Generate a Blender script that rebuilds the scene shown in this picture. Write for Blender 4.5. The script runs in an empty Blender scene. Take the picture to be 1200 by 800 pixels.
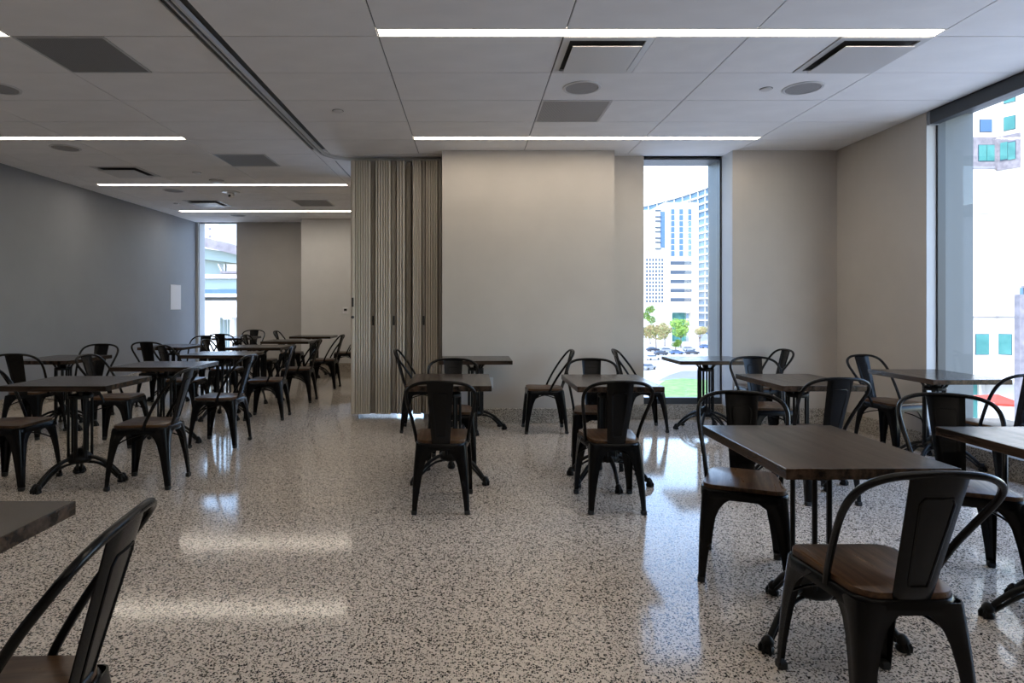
import bpy, bmesh, math, random
from mathutils import Vector, Matrix
random.seed(7)
S = bpy.context.scene
C = S.collection
PI = math.pi
R = math.radians

# ------------------------------------------------------------------ camera, sky, sun, exposure
F, CX, CY, H = 700.0, 552.0, 358.0, 1.342          # focal length (px), vanishing point, eye height
CEIL = 3.112
cam = bpy.data.objects.new('camera', bpy.data.cameras.new('camera'))
C.objects.link(cam)
cam.location = (0, 0, H)
cam.rotation_euler = (PI/2, 0, 0)
cam.data.sensor_width = 36
cam.data.lens = F/1200*36
cam.data.shift_x = (600-CX)/1200
cam.data.shift_y = -(400-CY)/1200
cam.data.clip_start = 0.05
cam.data.clip_end = 2000
S.camera = cam

w = bpy.data.worlds.new('sky')
S.world = w
w.use_nodes = True
nt = w.node_tree
bg = nt.nodes['Background']
sky = nt.nodes.new('ShaderNodeTexSky')
sky.sky_type = 'NISHITA'
sky.sun_disc = False
sky.sun_elevation = R(48)
sky.sun_rotation = R(215)
sky.altitude = 50
sky.air_density = 1.0
sky.dust_density = 0.9
nt.links.new(sky.outputs[0], bg.inputs[0])
bg.inputs[1].default_value = 0.58

sun_dir = Vector((-0.45, -0.62, 0.85)).normalized()   # towards the sun: behind the camera, to the left
sl = bpy.data.lights.new('sun', 'SUN')
sl.energy = 1.15
sl.angle = R(0.55)
sl.color = (1.0, 0.95, 0.88)
so = bpy.data.objects.new('sun', sl)
so.rotation_euler = sun_dir.to_track_quat('Z', 'Y').to_euler()
so.location = (-40, -60, 90)
C.objects.link(so)

S.view_settings.view_transform = 'Standard'
S.view_settings.look = 'None'
S.view_settings.gamma = 1
S.view_settings.use_curve_mapping = False
S.view_settings.exposure = 1.1
LED = 8.6

# ------------------------------------------------------------------ materials
def mat(name, col=(.5, .5, .5), rough=.5, spec=.5, metal=0., coat=0.):
    m = bpy.data.materials.new(name)
    m.use_nodes = True
    b = m.node_tree.nodes['Principled BSDF']
    b.inputs['Base Color'].default_value = (*col, 1)
    b.inputs['Roughness'].default_value = rough
    b.inputs['Specular IOR Level'].default_value = spec
    b.inputs['Metallic'].default_value = metal
    b.inputs['Coat Weight'].default_value = coat
    m.diffuse_color = (*col, 1)
    return m

class NT:
    def __init__(s, m):
        s.m = m; s.t = m.node_tree; s.b = s.t.nodes['Principled BSDF']
    def n(s, typ, **kw):
        x = s.t.nodes.new(typ)
        for k, v in kw.items():
            if k in x.inputs.keys(): x.inputs[k].default_value = v
            else: setattr(x, k, v)
        return x
    def l(s, a, b): s.t.links.new(a, b)
    def coord(s, scale=(1, 1, 1), kind='Object', rot=(0, 0, 0)):
        c = s.n('ShaderNodeTexCoord'); mp = s.n('ShaderNodeMapping')
        mp.inputs['Scale'].default_value = scale
        mp.inputs['Rotation'].default_value = rot
        s.l(c.outputs[kind], mp.inputs[0]); return mp.outputs[0]
    def ramp(s, src, stops, interp='LINEAR'):
        r = s.n('ShaderNodeValToRGB'); cr = r.color_ramp; cr.interpolation = interp
        while len(cr.elements) < len(stops): cr.elements.new(.5)
        for e, (p, c) in zip(cr.elements, stops):
            e.position = p; e.color = (*c, 1) if len(c) == 3 else c
        s.l(src, r.inputs[0]); return r.outputs[0]
    def mix(s, fac, a, b, blend='MIX'):
        x = s.n('ShaderNodeMix'); x.data_type = 'RGBA'; x.blend_type = blend
        if hasattr(fac, 'links'): s.l(fac, x.inputs[0])
        else: x.inputs[0].default_value = fac
        for i, v in ((6, a), (7, b)):
            if hasattr(v, 'links'): s.l(v, x.inputs[i])
            else: x.inputs[i].default_value = (*v, 1)
        return x.outputs[2]
    def bump(s, h, strength=.2, dist=.01):
        x = s.n('ShaderNodeBump'); x.inputs['Strength'].default_value = strength
        x.inputs['Distance'].default_value = dist
        s.l(h, x.inputs['Height']); s.l(x.outputs[0], s.b.inputs['Normal'])

def plaster(name, col, rough=.75):
    m = mat(name, col, rough, .3); t = NT(m); co = t.coord()
    n = t.n('ShaderNodeTexNoise', Scale=3.0, Detail=4.0); t.l(co, n.inputs[0])
    c2 = tuple(x*.94 for x in col)
    t.l(t.ramp(n.outputs[0], [(.3, c2), (.7, col)]), t.b.inputs['Base Color'])
    f = t.n('ShaderNodeTexNoise', Scale=220.0, Detail=2.0); t.l(co, f.inputs[0])
    t.bump(f.outputs[0], .06, .002)
    return m

def terrazzo(name, base, rough):
    m = mat(name, base, rough, .3); t = NT(m); co = t.coord()
    def layer(scale, dens, warp):
        no = t.n('ShaderNodeTexNoise', Scale=scale*.9, Detail=1.0); t.l(co, no.inputs[0])
        ad = t.n('ShaderNodeVectorMath', operation='MULTIPLY_ADD')
        t.l(no.outputs[1], ad.inputs[0]); ad.inputs[1].default_value = (warp, warp, warp); t.l(co, ad.inputs[2])
        v = t.n('ShaderNodeTexVoronoi', Scale=scale); t.l(ad.outputs[0], v.inputs[0])
        sp = t.n('ShaderNodeSeparateColor'); t.l(v.outputs['Color'], sp.inputs[0])
        g = t.n('ShaderNodeMath', operation='GREATER_THAN'); t.l(sp.outputs[0], g.inputs[0]); g.inputs[1].default_value = 1-dens
        # chip only near the cell's centre, so neighbours do not merge
        k = t.n('ShaderNodeMath', operation='MULTIPLY_ADD'); t.l(sp.outputs[1], k.inputs[0]); k.inputs[1].default_value = .3; k.inputs[2].default_value = .34
        ls = t.n('ShaderNodeMath', operation='LESS_THAN'); t.l(v.outputs['Distance'], ls.inputs[0]); t.l(k.outputs[0], ls.inputs[1])
        mu = t.n('ShaderNodeMath', operation='MULTIPLY'); t.l(g.outputs[0], mu.inputs[0]); t.l(ls.outputs[0], mu.inputs[1])
        return mu.outputs[0], sp.outputs[2]
    a, ra = layer(122, .50, .0035)
    b, rb = layer(190, .24, .002)
    e, re = layer(80, .30, .006)
    n = t.n('ShaderNodeTexNoise', Scale=1.4, Detail=3.0); t.l(co, n.inputs[0])
    bc = t.ramp(n.outputs[0], [(.3, tuple(x*.93 for x in base)), (.7, base)])
    c = t.mix(e, bc, tuple(min(1, x*1.12) for x in base))
    c = t.mix(b, c, (.10, .085, .07))
    dark = t.ramp(ra, [(0, (.018, .016, .015)), (.55, (.04, .034, .03)), (1, (.13, .095, .07))])
    c = t.mix(a, c, dark)
    t.l(c, t.b.inputs['Base Color'])
    return m

def wood(name, dark, light, rough, scale=(1.6, 26, 26), planks=0, spec=.5):
    m = mat(name, dark, rough, spec); t = NT(m); co = t.coord(scale)
    n = t.n('ShaderNodeTexNoise', Scale=1.6, Detail=6.0, Roughness=.65); t.l(co, n.inputs[0])
    c = t.ramp(n.outputs[0], [(.38, dark), (.5, tuple((a+b)/2 for a, b in zip(dark, light))), (.64, light)])
    if planks:
        co2 = t.coord((1, 1, 1))
        sx = t.n('ShaderNodeSeparateXYZ'); t.l(co2, sx.inputs[0])
        mo = t.n('ShaderNodeMath', operation='MULTIPLY'); t.l(sx.outputs[1], mo.inputs[0]); mo.inputs[1].default_value = planks
        fl = t.n('ShaderNodeMath', operation='FLOOR'); t.l(mo.outputs[0], fl.inputs[0])
        wn = t.n('ShaderNodeTexWhiteNoise'); wn.noise_dimensions = '1D'; t.l(fl.outputs[0], wn.inputs['W'])
        k = t.ramp(wn.outputs['Value'], [(0, (.7, .7, .7)), (1, (1.15, 1.12, 1.1))])
        c = t.mix(1.0, c, k, 'MULTIPLY')
    t.l(c, t.b.inputs['Base Color'])
    rr = t.ramp(n.outputs[0], [(.3, (rough+.06,)*3), (.7, (rough-.05,)*3)])
    t.l(rr, t.b.inputs['Roughness'])
    t.bump(n.outputs[0], .06, .001)
    return m

def emis(name, col, s):
    m = mat(name, col); b = m.node_tree.nodes['Principled BSDF']
    b.inputs['Emission Color'].default_value = (*col, 1); b.inputs['Emission Strength'].default_value = s
    return m

def pane_mat(name, tint=(1, 1, 1), refl=.022):
    m = bpy.data.materials.new(name); m.use_nodes = True; t = m.node_tree
    for n in list(t.nodes):
        if n.type != 'OUTPUT_MATERIAL': t.nodes.remove(n)
    out = [n for n in t.nodes if n.type == 'OUTPUT_MATERIAL'][0]
    tr = t.nodes.new('ShaderNodeBsdfTransparent'); tr.inputs[0].default_value = (*tint, 1)
    gl = t.nodes.new('ShaderNodeBsdfGlossy'); gl.inputs['Roughness'].default_value = .01
    mx = t.nodes.new('ShaderNodeMixShader'); mx.inputs[0].default_value = refl
    t.links.new(tr.outputs[0], mx.inputs[1]); t.links.new(gl.outputs[0], mx.inputs[2]); t.links.new(mx.outputs[0], out.inputs[0])
    return m

def grille_mat(name, a, b, scale):
    m = mat(name, a, .6, .3); t = NT(m); co = t.coord()
    v = t.n('ShaderNodeTexVoronoi', Scale=scale, Randomness=0.0); t.l(co, v.inputs[0])
    t.l(t.ramp(v.outputs['Distance'], [(.3, b), (.42, a)]), t.b.inputs['Base Color'])
    return m

def leaf_mat(name, a, b):
    m = mat(name, a, .6, .3); t = NT(m); co = t.coord()
    n = t.n('ShaderNodeTexNoise', Scale=.8, Detail=3.0); t.l(co, n.inputs[0])
    t.l(t.ramp(n.outputs[0], [(.35, a), (.65, b)]), t.b.inputs['Base Color'])
    return m

def noise_mat(name, a, b, scale, rough=.8):
    m = mat(name, a, rough, .3); t = NT(m); co = t.coord()
    n = t.n('ShaderNodeTexNoise', Scale=scale, Detail=5.0); t.l(co, n.inputs[0])
    t.l(t.ramp(n.outputs[0], [(.35, a), (.65, b)]), t.b.inputs['Base Color'])
    return m

M = dict(
    wall=plaster('warm_grey_paint', (.55, .505, .45)),
    wall_pale=plaster('pale_grey_paint', (.75, .745, .735)),
    wall_taupe=plaster('taupe_paint', (.51, .485, .45)),
    wall_dark=plaster('slate_grey_paint', (.255, .268, .295), .5),
    reveal=plaster('reveal_paint', (.52, .53, .535)),
    floor=terrazzo('terrazzo_floor', (.66, .585, .505), .10),
    base=terrazzo('terrazzo_base', (.50, .445, .37), .3),
    tile=plaster('acoustic_tile', (.88, .865, .85), .85),
    grid=mat('ceiling_grid', (.07, .07, .07), .7),
    led=emis('led_diffuser', (1.0, .89, .75), LED),
    white_metal=mat('white_enamel', (.62, .61, .60), .4),
    grey_metal=mat('grey_aluminium', (.30, .31, .32), .4, .5, .3),
    dark_metal=mat('dark_anodised', (.05, .055, .062), .4, .5, .2),
    rail=mat('rail_grey', (.52, .52, .51), .45),
    black=mat('black_plastic', (.012, .012, .013), .45),
    plenum=mat('plenum_black', (.03, .03, .03), .8),
    grille=grille_mat('return_grille', (.46, .44, .425), (.14, .135, .13), 90),
    grille_dark=grille_mat('dark_return_grille', (.29, .285, .285), (.10, .10, .10), 90),
    speaker=grille_mat('speaker_mesh', (.40, .385, .375), (.16, .16, .16), 160),
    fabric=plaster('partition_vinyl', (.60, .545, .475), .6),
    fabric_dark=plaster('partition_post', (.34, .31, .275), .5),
    metal=mat('black_lacquered_steel', (.0035, .0035, .004), .24, .2),
    iron=mat('black_cast_iron', (.005, .005, .005), .4, .25),
    rubber=mat('rubber', (.012, .012, .012), .7),
    seat=wood('seat_wood', (.040, .019, .009), (.115, .060, .028), .30, (22, 1.6, 22), 0, .28),
    top=wood('table_wood', (.006, .004, .003), (.072, .046, .032), .20, (1.1, 14, 14), 9, .30),
    paper=mat('paper', (.85, .85, .86), .8),
    pane=pane_mat('clear_pane'),
    ext_frame=mat('outside_jamb', (.125, .138, .142), .5),
    bwhite=mat('white_facade', (.56, .55, .53), .7),
    bwhite2=mat('white_stone', (.50, .505, .51), .7),
    bgrey=noise_mat('grey_panel', (.13, .125, .145), (.20, .19, .21), 2.0),
    glass_blue=mat('blue_glass', (.06, .12, .24), .3, .15),
    glass_teal=noise_mat('teal_glass', (.02, .12, .12), (.06, .21, .20), .5, .4),
    glass_dark=mat('dark_glass', (.05, .07, .10), .3, .15),
    glass_pale=mat('pale_glass', (.085, .16, .25), .3, .15),
    glass_grey=mat('grey_green_glass', (.17, .235, .25), .3, .2),
    concrete=noise_mat('outdoor_concrete', (.44, .43, .41), (.50, .49, .47), .05),
    asphalt=noise_mat('asphalt', (.18, .19, .22), (.22, .23, .26), .1),
    lawn=noise_mat('lawn_grass', (.10, .22, .06), (.22, .34, .11), .6),
    leaf=leaf_mat('leaf_green', (.10, .24, .03), (.26, .38, .08)),
    leaf_dry=leaf_mat('leaf_olive', (.24, .27, .10), (.40, .30, .16)),
    bark=mat('bark', (.12, .08, .05), .9),
    red=mat('red_canvas', (.50, .06, .035), .7),
    yellow=mat('yellow_cloth', (.60, .55, .05), .7),
    skin=mat('skin', (.45, .28, .2), .6),
    trouser=mat('navy_cloth', (.03, .04, .07), .8),
    car_dark=mat('car_paint_dark', (.03, .035, .05), .25),
    car_blue=mat('car_paint_blue', (.05, .10, .22), .25),
    car_grey=mat('car_paint_grey', (.22, .23, .25), .25),
    car_white=mat('car_paint_white', (.7, .7, .7), .25),
)

# ------------------------------------------------------------------ mesh helpers
class MB:
    def __init__(s): s.v = []; s.f = []
    def raw(s, vs, fs):
        o = len(s.v); s.v += [tuple(v) for v in vs]; s.f += [tuple(i+o for i in f) for f in fs]; return s
    def box(s, x0, x1, y0, y1, z0, z1):
        return s.raw([(x0,y0,z0),(x1,y0,z0),(x1,y1,z0),(x0,y1,z0),(x0,y0,z1),(x1,y0,z1),(x1,y1,z1),(x0,y1,z1)],
                     [(0,3,2,1),(4,5,6,7),(0,1,5,4),(1,2,6,5),(2,3,7,6),(3,0,4,7)])
    def prism(s, poly, z0, z1):                     # poly: ccw xy points
        n = len(poly)
        vs = [(x, y, z0) for x, y in poly]+[(x, y, z1) for x, y in poly]
        fs = [tuple(range(n-1, -1, -1)), tuple(range(n, 2*n))]+[(i, (i+1) % n, n+(i+1) % n, n+i) for i in range(n)]
        return s.raw(vs, fs)
    def tube(s, pts, r, n=8, cap=True, flat=None):
        pts = [Vector(p) for p in pts]; rs = r if isinstance(r, (list, tuple)) else [r]*len(pts)
        ref = Vector((0, 0, 1)); rings = []; prev = None
        for i, p in enumerate(pts):
            t = (pts[min(i+1, len(pts)-1)]-pts[max(i-1, 0)]).normalized()
            if prev is None:
                a = t.cross(ref)
                if a.length < .1: a = t.cross(Vector((1, 0, 0)))
                a.normalize()
            else:
                a = (prev-t*prev.dot(t)).normalized()
            prev = a; b = t.cross(a)
            ka, kb = flat if flat else (1, 1)
            rings.append([p+(a*math.cos(2*PI*k/n)*ka+b*math.sin(2*PI*k/n)*kb)*rs[i] for k in range(n)])
        o = len(s.v)
        for rg in rings: s.v += [tuple(v) for v in rg]
        for i in range(len(rings)-1):
            for k in range(n):
                s.f.append((o+i*n+k, o+i*n+(k+1) % n, o+(i+1)*n+(k+1) % n, o+(i+1)*n+k))
        if cap:
            s.f.append(tuple(o+k for k in range(n-1, -1, -1))); s.f.append(tuple(o+(len(rings)-1)*n+k for k in range(n)))
        return s
    def lathe(s, prof, n=20, c=(0, 0)):             # prof: (r, z) from bottom to top
        o = len(s.v)
        for r, z in prof:
            s.v += [(c[0]+r*math.cos(2*PI*k/n), c[1]+r*math.sin(2*PI*k/n), z) for k in range(n)]
        for i in range(len(prof)-1):
            for k in range(n): s.f.append((o+i*n+k, o+i*n+(k+1) % n, o+(i+1)*n+(k+1) % n, o+(i+1)*n+k))
        s.f.append(tuple(o+k for k in range(n-1, -1, -1))); s.f.append(tuple(o+(len(prof)-1)*n+k for k in range(n)))
        return s
    def mesh(s, name, m, smooth=None, bevel=0, seg=2):
        me = bpy.data.meshes.new(name); me.from_pydata(s.v, [], s.f)
        bm = bmesh.new(); bm.from_mesh(me)
        bmesh.ops.recalc_face_normals(bm, faces=bm.faces)
        if bevel:
            es = [e for e in bm.edges if len(e.link_faces) == 2 and e.calc_face_angle(0) > .6]
            bmesh.ops.bevel(bm, geom=es, offset=bevel, segments=seg, profile=.6, affect='EDGES')
        bm.to_mesh(me); bm.free()
        if m: me.materials.append(m)
        if smooth is not None:
            for p in me.polygons: p.use_smooth = True
            me.set_sharp_from_angle(angle=R(smooth))
        return me
    def obj(s, name, m, parent=None, loc=(0, 0, 0), rz=0, **kw):
        return link(name, s.mesh(name, m, **kw), parent, loc, rz)

def link(name, me, parent=None, loc=(0, 0, 0), rz=0):
    o = bpy.data.objects.new(name, me); C.objects.link(o)
    o.location = loc; o.rotation_euler = (0, 0, rz); o.parent = parent
    return o
def struct(o, label=None, cat=None):
    o['kind'] = 'structure'
    if label: o['label'] = label
    if cat: o['category'] = cat
    return o
def tag(o, label, cat, group=None):
    o['label'] = label; o['category'] = cat
    if group: o['group'] = group
    return o
def thing(name, label, cat, loc=(0, 0, 0), rz=0, group=None):
    return tag(link(name, None, None, loc, rz), label, cat, group)
def copy_tree(o, parent=None):
    c = o.copy(); C.objects.link(c); c.parent = parent
    for ch in o.children: copy_tree(ch, c)
    return c
def smooth_path(pts, k=6):
    pts = [Vector(p) for p in pts]; out = []
    for i in range(len(pts)-1):
        p0 = pts[max(i-1, 0)]; p1 = pts[i]; p2 = pts[i+1]; p3 = pts[min(i+2, len(pts)-1)]
        for j in range(k):
            t = j/k
            out.append(.5*((2*p1)+(p2-p0)*t+(2*p0-5*p1+4*p2-p3)*t*t+(3*p1-p0-3*p2+p3)*t**3))
    return out+[pts[-1]]
def px(x, y, Y):                                     # pixel + depth -> point
    return Vector(((x-CX)/F*Y, Y, H-(y-CY)/F*Y))

# ------------------------------------------------------------------ the room
XL, XR, YB, YN, YW = -5.85, 4.174, 6.81, 7.07, 12.70   # left wall, right wall, back wall, niche plane, far wall of the other room
YF = -3.2                                              # wall behind the camera
T = .32
GR = -14.7                                             # ground level outside

fl = MB().box(XL-T, XR+T, YF-T, YB+.6, -.3, 0).box(XL-T, -.13, YB+.6, 8.3+T, -.3, 0).box(XL-T, -1.60, 8.3+T, YW+T, -.3, 0)
struct(fl.obj('floor', M['floor']), 'polished speckled terrazzo floor', 'floor')

BH = .172                                              # height of the terrazzo base
def wall(name, x0, x1, y0, y1, m='wall', z0=0, z1=CEIL+.05):
    return struct(MB().box(x0, x1, y0, y1, z0, z1).obj(name, M[m]))
def baseb(name, *segs):                                # each seg: x0,x1,y0,y1
    b = MB()
    for s_ in segs: b.box(*s_, 0.001, BH)
    return struct(b.obj(name, M['base'], bevel=.004, seg=1))

wall('wall_back', -.33, 1.634, YB, YN+T)
wall('wall_back_niche', 1.634, 2.045, YN, YN+T)
wall('wall_back_corner', 2.985, XR+T, YB, YN+T)
wall('wall_back_niche_sill', 2.045, 2.985, YN, YN+.12, 'wall', 0, BH-.005)
wall('wall_right', XR, XR+T, 5.48, YB, 'wall')
wall('wall_right_front', XR, XR+T, YF, 1.4, 'wall')
wall('wall_right_sill', XR, XR+.10, 1.4, 5.48, 'wall', 0, BH-.005)
wall('wall_left', XL-T, XL, YF-T, YW+T, 'wall_dark')
wall('wall_front', XL, XR+T, YF-T, YF, 'wall')
wall('wall_far', -4.985, -3.46, YW, YW+T, 'wall_taupe')
wall('wall_far_pier', -3.46, -1.60, YW-.53, YW+T, 'wall_pale')
wall('wall_far_corner', XL, -5.80, YW, YW+T, 'reveal')
wall('wall_far_sill', -5.80, -4.985, YW+.02, YW+.14, 'wall', 0, BH-.005)
wall('wall_partition_side', -1.66, -1.60, 8.3, YW-.53)
wall('wall_pocket_head', -1.60, -.64, 8.3, 8.3+T, 'wall', 2.9, CEIL+.05)
wall('wall_pocket_side', -.33, -.33+.2, YN+T, 8.3+T)
wall('wall_pocket_back', -.64, -.33, 8.3, 8.3+T)
baseb('baseboard_back', (-.33, 1.646, YB-.012, YB), (1.634, 1.646, YB, YN-.012), (1.634, 2.985, YN-.012, YN), (2.973, 2.985, YB, YN-.012), (2.973, XR, YB-.012, YB))
baseb('baseboard_right', (XR-.012, XR, YF, YB-.012))
baseb('baseboard_left', (XL, XL+.012, YF, YW))
baseb('baseboard_far', (XL, -3.472, YW-.012, YW), (-3.472, -3.46, YW-.542, YW-.012), (-3.46, -1.66, YW-.542, YW-.53))

# --- ceiling: backing, tiles, strips
cl = MB().box(XL-T, XR+T, YF-T, YN+T, CEIL+.012, CEIL+.3).box(XL-T, -.13, YN+T, 8.3+T, CEIL+.012, CEIL+.3).box(XL-T, -1.60, 8.3+T, YW+T, CEIL+.012, CEIL+.3)
ceiling = struct(cl.obj('ceiling', M['grid']), 'white suspended tile ceiling', 'ceiling')
tile_mesh = MB().box(0, 1, 0, 1, 0, 1).mesh('ceiling_tile', M['tile'])
G = .0045
def tile(x0, x1, y0, y1):
    if x1-x0 < .05 or y1-y0 < .05: return
    o = link('ceiling_tile', tile_mesh, ceiling, (x0+G, y0+G, CEIL))
    o.scale = (x1-x0-2*G, y1-y0-2*G, .014)
YL = [3.93+.61*k for k in range(-7, 16)]
LIGHT_Y = [1.49, 3.93, 6.37, 8.81, 11.25]               # a strip lies just before each of these joints
LW = .105
devices = []                                            # squares (x0, y0) of 0.61 taken by vents
SUP = [(.61, 3.93), (2.44, 3.93), (-4.86, 7.59), (-4.86, 10.03)]
RET = [(.61, 5.15), (-3.03, 3.93), (-3.03, 6.98), (-3.03, 10.03)]
taken = {(round(x, 2), round(y, 1)) for x, y in SUP+RET}
def fill(cols, lightspan, ymax):
    for j in range(len(YL)-1):
        y0, y1 = YL[j], min(YL[j+1], ymax)
        if y0 > ymax-.03: break
        lit = any(abs(YL[j+1]-ly) < .05 for ly in LIGHT_Y)
        for x0, x1 in cols:
            ye = y1-LW if lit and lightspan(x0, x1, y1) else y1
            hit = [t for t in taken if x0-.02 <= t[0] < x1-.02 and abs(t[1]-y0) < .1]
            if hit:
                a = hit[0][0]
                tile(x0, a, y0, ye); tile(a+.61, x1, y0, ye)
            else: tile(x0, x1, y0, ye)
fill([(-1.65, -.61), (-.61, .61), (.61, 1.83), (1.83, 3.05), (3.05, XR)], lambda a, b, y: a > -.7 and b < 3.1, 6.98)
fill([(XL, -5.47), (-5.47, -4.25), (-4.25, -3.03)], lambda a, b, y: a > -5.5, YW)
fill([(-3.03, -1.81)], lambda a, b, y: y > 7.5, YW)
tile(-1.65, -.33, 6.98, 7.06); tile(-1.81, -1.655, 6.80, 7.34); tile(-1.655, -.34, 7.06, 7.34); tile(1.634, 2.985, 6.98, YN)
tile(-1.81, -1.67, 7.34, 8.30)
for j in range(7): tile(-1.81, -1.665, 8.3+.61*j, min(8.3+.61*(j+1), YW-.53))
tile(-1.66, -.34, 7.34, 8.30)
# plain margin strips each side of the partition track
for y0, y1 in ((-.3, 3.0), (3.0, 6.8)):
    tile(-1.81, -1.762, y0, y1); tile(-1.698, -1.65, y0, y1)

# --- LED strips
def led(x0, x1, yend, label):
    t = thing('linear_light', label, 'light', ((x0+x1)/2, yend-LW/2, CEIL), 0, 'recessed linear ceiling lights')
    L = (x1-x0)/2
    MB().box(-L+.012, L-.012, -LW/2+.005, LW/2-.005, .001, .005).obj('diffuser', M['led'], t)
    b = MB().box(-L, L, -LW/2, -LW/2+.005, -.002, .0055).box(-L, L, LW/2-.005, LW/2, -.002, .0055)
    b.box(-L, -L+.011, -LW/2+.012, LW/2-.012, -.002, .0055).box(L-.011, L, -LW/2+.012, LW/2-.012, -.002, .0055)
    b.obj('trim', M['white_metal'], t)
led(-.61, 3.05, 3.93, 'long white linear ceiling light touching two square air diffusers')
led(-.61, 3.05, 6.37, 'long linear ceiling light beside the head of the grey back wall')
led(-.61, 3.05, 1.49, 'long linear ceiling light over the open floor')
led(-.61, 3.05, -.95, 'added long linear ceiling light near the wall behind the open floor')  # added out of view, repeating the strip pattern, to brighten the near room
led(-5.47, -3.03, 1.49, 'added short linear ceiling light above the free floor of the other room')  # unseen extra strip, also added for more light in the near part
led(-5.47, -3.03, 3.93, 'short linear ceiling light ending at the darkest grey return grille')
led(-5.47, -3.03, 6.37, 'short linear ceiling light before the round speaker near the dark wall')
led(-5.47, -1.81, 8.81, 'long linear ceiling light behind the air diffuser with the dark slot')
led(-5.47, -1.81, 11.25, 'long linear ceiling light closest to the far taupe wall')

# --- air vents, speakers, detectors
def diffuser(x, y, label):
    t = thing('air_diffuser', label, 'vent', (x+.305, y+.305, CEIL), 0, 'square ceiling air diffusers')
    b = MB()
    a, i = .302, .255
    for s_ in ((-a, a, -a, -i), (-a, a, i, a), (-a, -i, -i, i), (i, a, -i, i)): b.box(*s_, -.006, .006)
    b.obj('frame', M['white_metal'], t)
    MB().box(-i, i, -i, i, .004, .0055).obj('plenum', M['plenum'], t)
    MB().box(-.232, .232, -.232, .232, -.036, -.030).obj('face_plate', M['white_metal'], t, bevel=.002, seg=1)
    MB().box(-.02, .02, -.02, .02, -.030, .004).obj('hanger', M['grey_metal'], t)
diffuser(*SUP[0], 'square white air diffuser next to the round speaker and grey return grille')
diffuser(*SUP[1], 'square white air diffuser at the window end of the ceiling light')
diffuser(*SUP[2], 'square air diffuser with dark slot, in front of the long linear light')
diffuser(*SUP[3], 'square air diffuser between the two lights closest to the far wall')
def retgrille(x, y, m, label):
    t = thing('return_grille', label, 'vent', (x+.305, y+.305, CEIL), 0, 'square perforated return grilles')
    b = MB(); a, i = .302, .288
    for s_ in ((-a, a, -a, -i), (-a, a, i, a), (-a, -i, -i, i), (i, a, -i, i)): b.box(*s_, -.004, .006)
    b.obj('frame', M['white_metal'] if m == 'grille' else M['rail'], t)
    MB().box(-i, i, -i, i, -.001, .005).obj('perforated_panel', M[m], t)
retgrille(*RET[0], 'grille', 'square grey perforated return grille behind the round ceiling speaker')
retgrille(*RET[1], 'grille_dark', 'large dark grey perforated return grille beside the partition track')
retgrille(*RET[2], 'grille_dark', 'grey perforated return grille near the curve of the partition track')
retgrille(*RET[3], 'grille_dark', 'grey perforated return grille between the two farthest linear lights')
def speaker(x, y, label):
    t = thing('ceiling_speaker', label, 'speaker', (x, y, CEIL), 0, 'round flush ceiling speakers')
    MB().lathe([(.155, 0), (.152, -.007), (.135, -.009), (.132, -.004)][::-1], 28).obj('rim', M['white_metal'], t, smooth=40)
    MB().lathe([(.131, -.006), (.131, -.0045)], 28).obj('mesh_cover', M['speaker'], t)
speaker(.90, 4.85, 'round grey ceiling speaker between the diffuser and the return grille')
speaker(2.70, 4.86, 'round grey ceiling speaker nearest the large side window')
speaker(-3.84, 4.86, 'round grey ceiling speaker near the largest dark return grille')
speaker(-4.55, 6.70, 'round grey ceiling speaker just behind a short linear light')
speaker(-4.57, 9.18, 'round grey ceiling speaker between the two long lights of the other room')
speaker(-4.57, 11.70, 'round grey ceiling speaker closest to the far wall')
def disc(name, x, y, r, d, label, cat):
    t = thing(name, label, cat, (x, y, CEIL))
    MB().lathe([(r*.75, -d), (r, -d*.6), (r, 0)], 20).obj('cap', M['white_metal'], t, smooth=40)
    MB().lathe([(r*.9, -.001), (r*1.12, -.0012), (r*1.12, 0)], 20).obj('collar', M['grid'], t)
disc('sprinkler_cover', 2.41, 4.88, .045, .012, 'small white sprinkler cover beside a round speaker', 'sprinkler')
disc('sprinkler_cover', -1.21, 5.43, .045, .012, 'small white sprinkler cover near the curved partition track', 'sprinkler')
disc('sprinkler_cover', -3.65, 7.95, .05, .014, 'small sprinkler cover before the smoke detector', 'sprinkler')
disc('smoke_detector', -3.60, 8.45, .09, .03, 'white round smoke detector by the long linear light', 'detector')
disc('sprinkler_cover', -5.10, 10.35, .05, .014, 'small sprinkler cover close to the dark left wall', 'sprinkler')
t = thing('motion_sensor', 'small white motion sensor with drooping lens in the other room', 'sensor', (-3.74, 9.30, CEIL))
MB().lathe([(.05, -.02), (.13, -.012), (.14, 0)], 22).obj('base', M['white_metal'], t, smooth=40)
MB().lathe([(.012, -.10), (.04, -.085), (.055, -.05), (.05, -.0195)], 18).obj('lens', M['white_metal'], t, smooth=50)
MB().tube([(0, -.045, -.065), (0, -.058, -.068)], .02, 12).obj('eye', M['black'], t)

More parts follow.
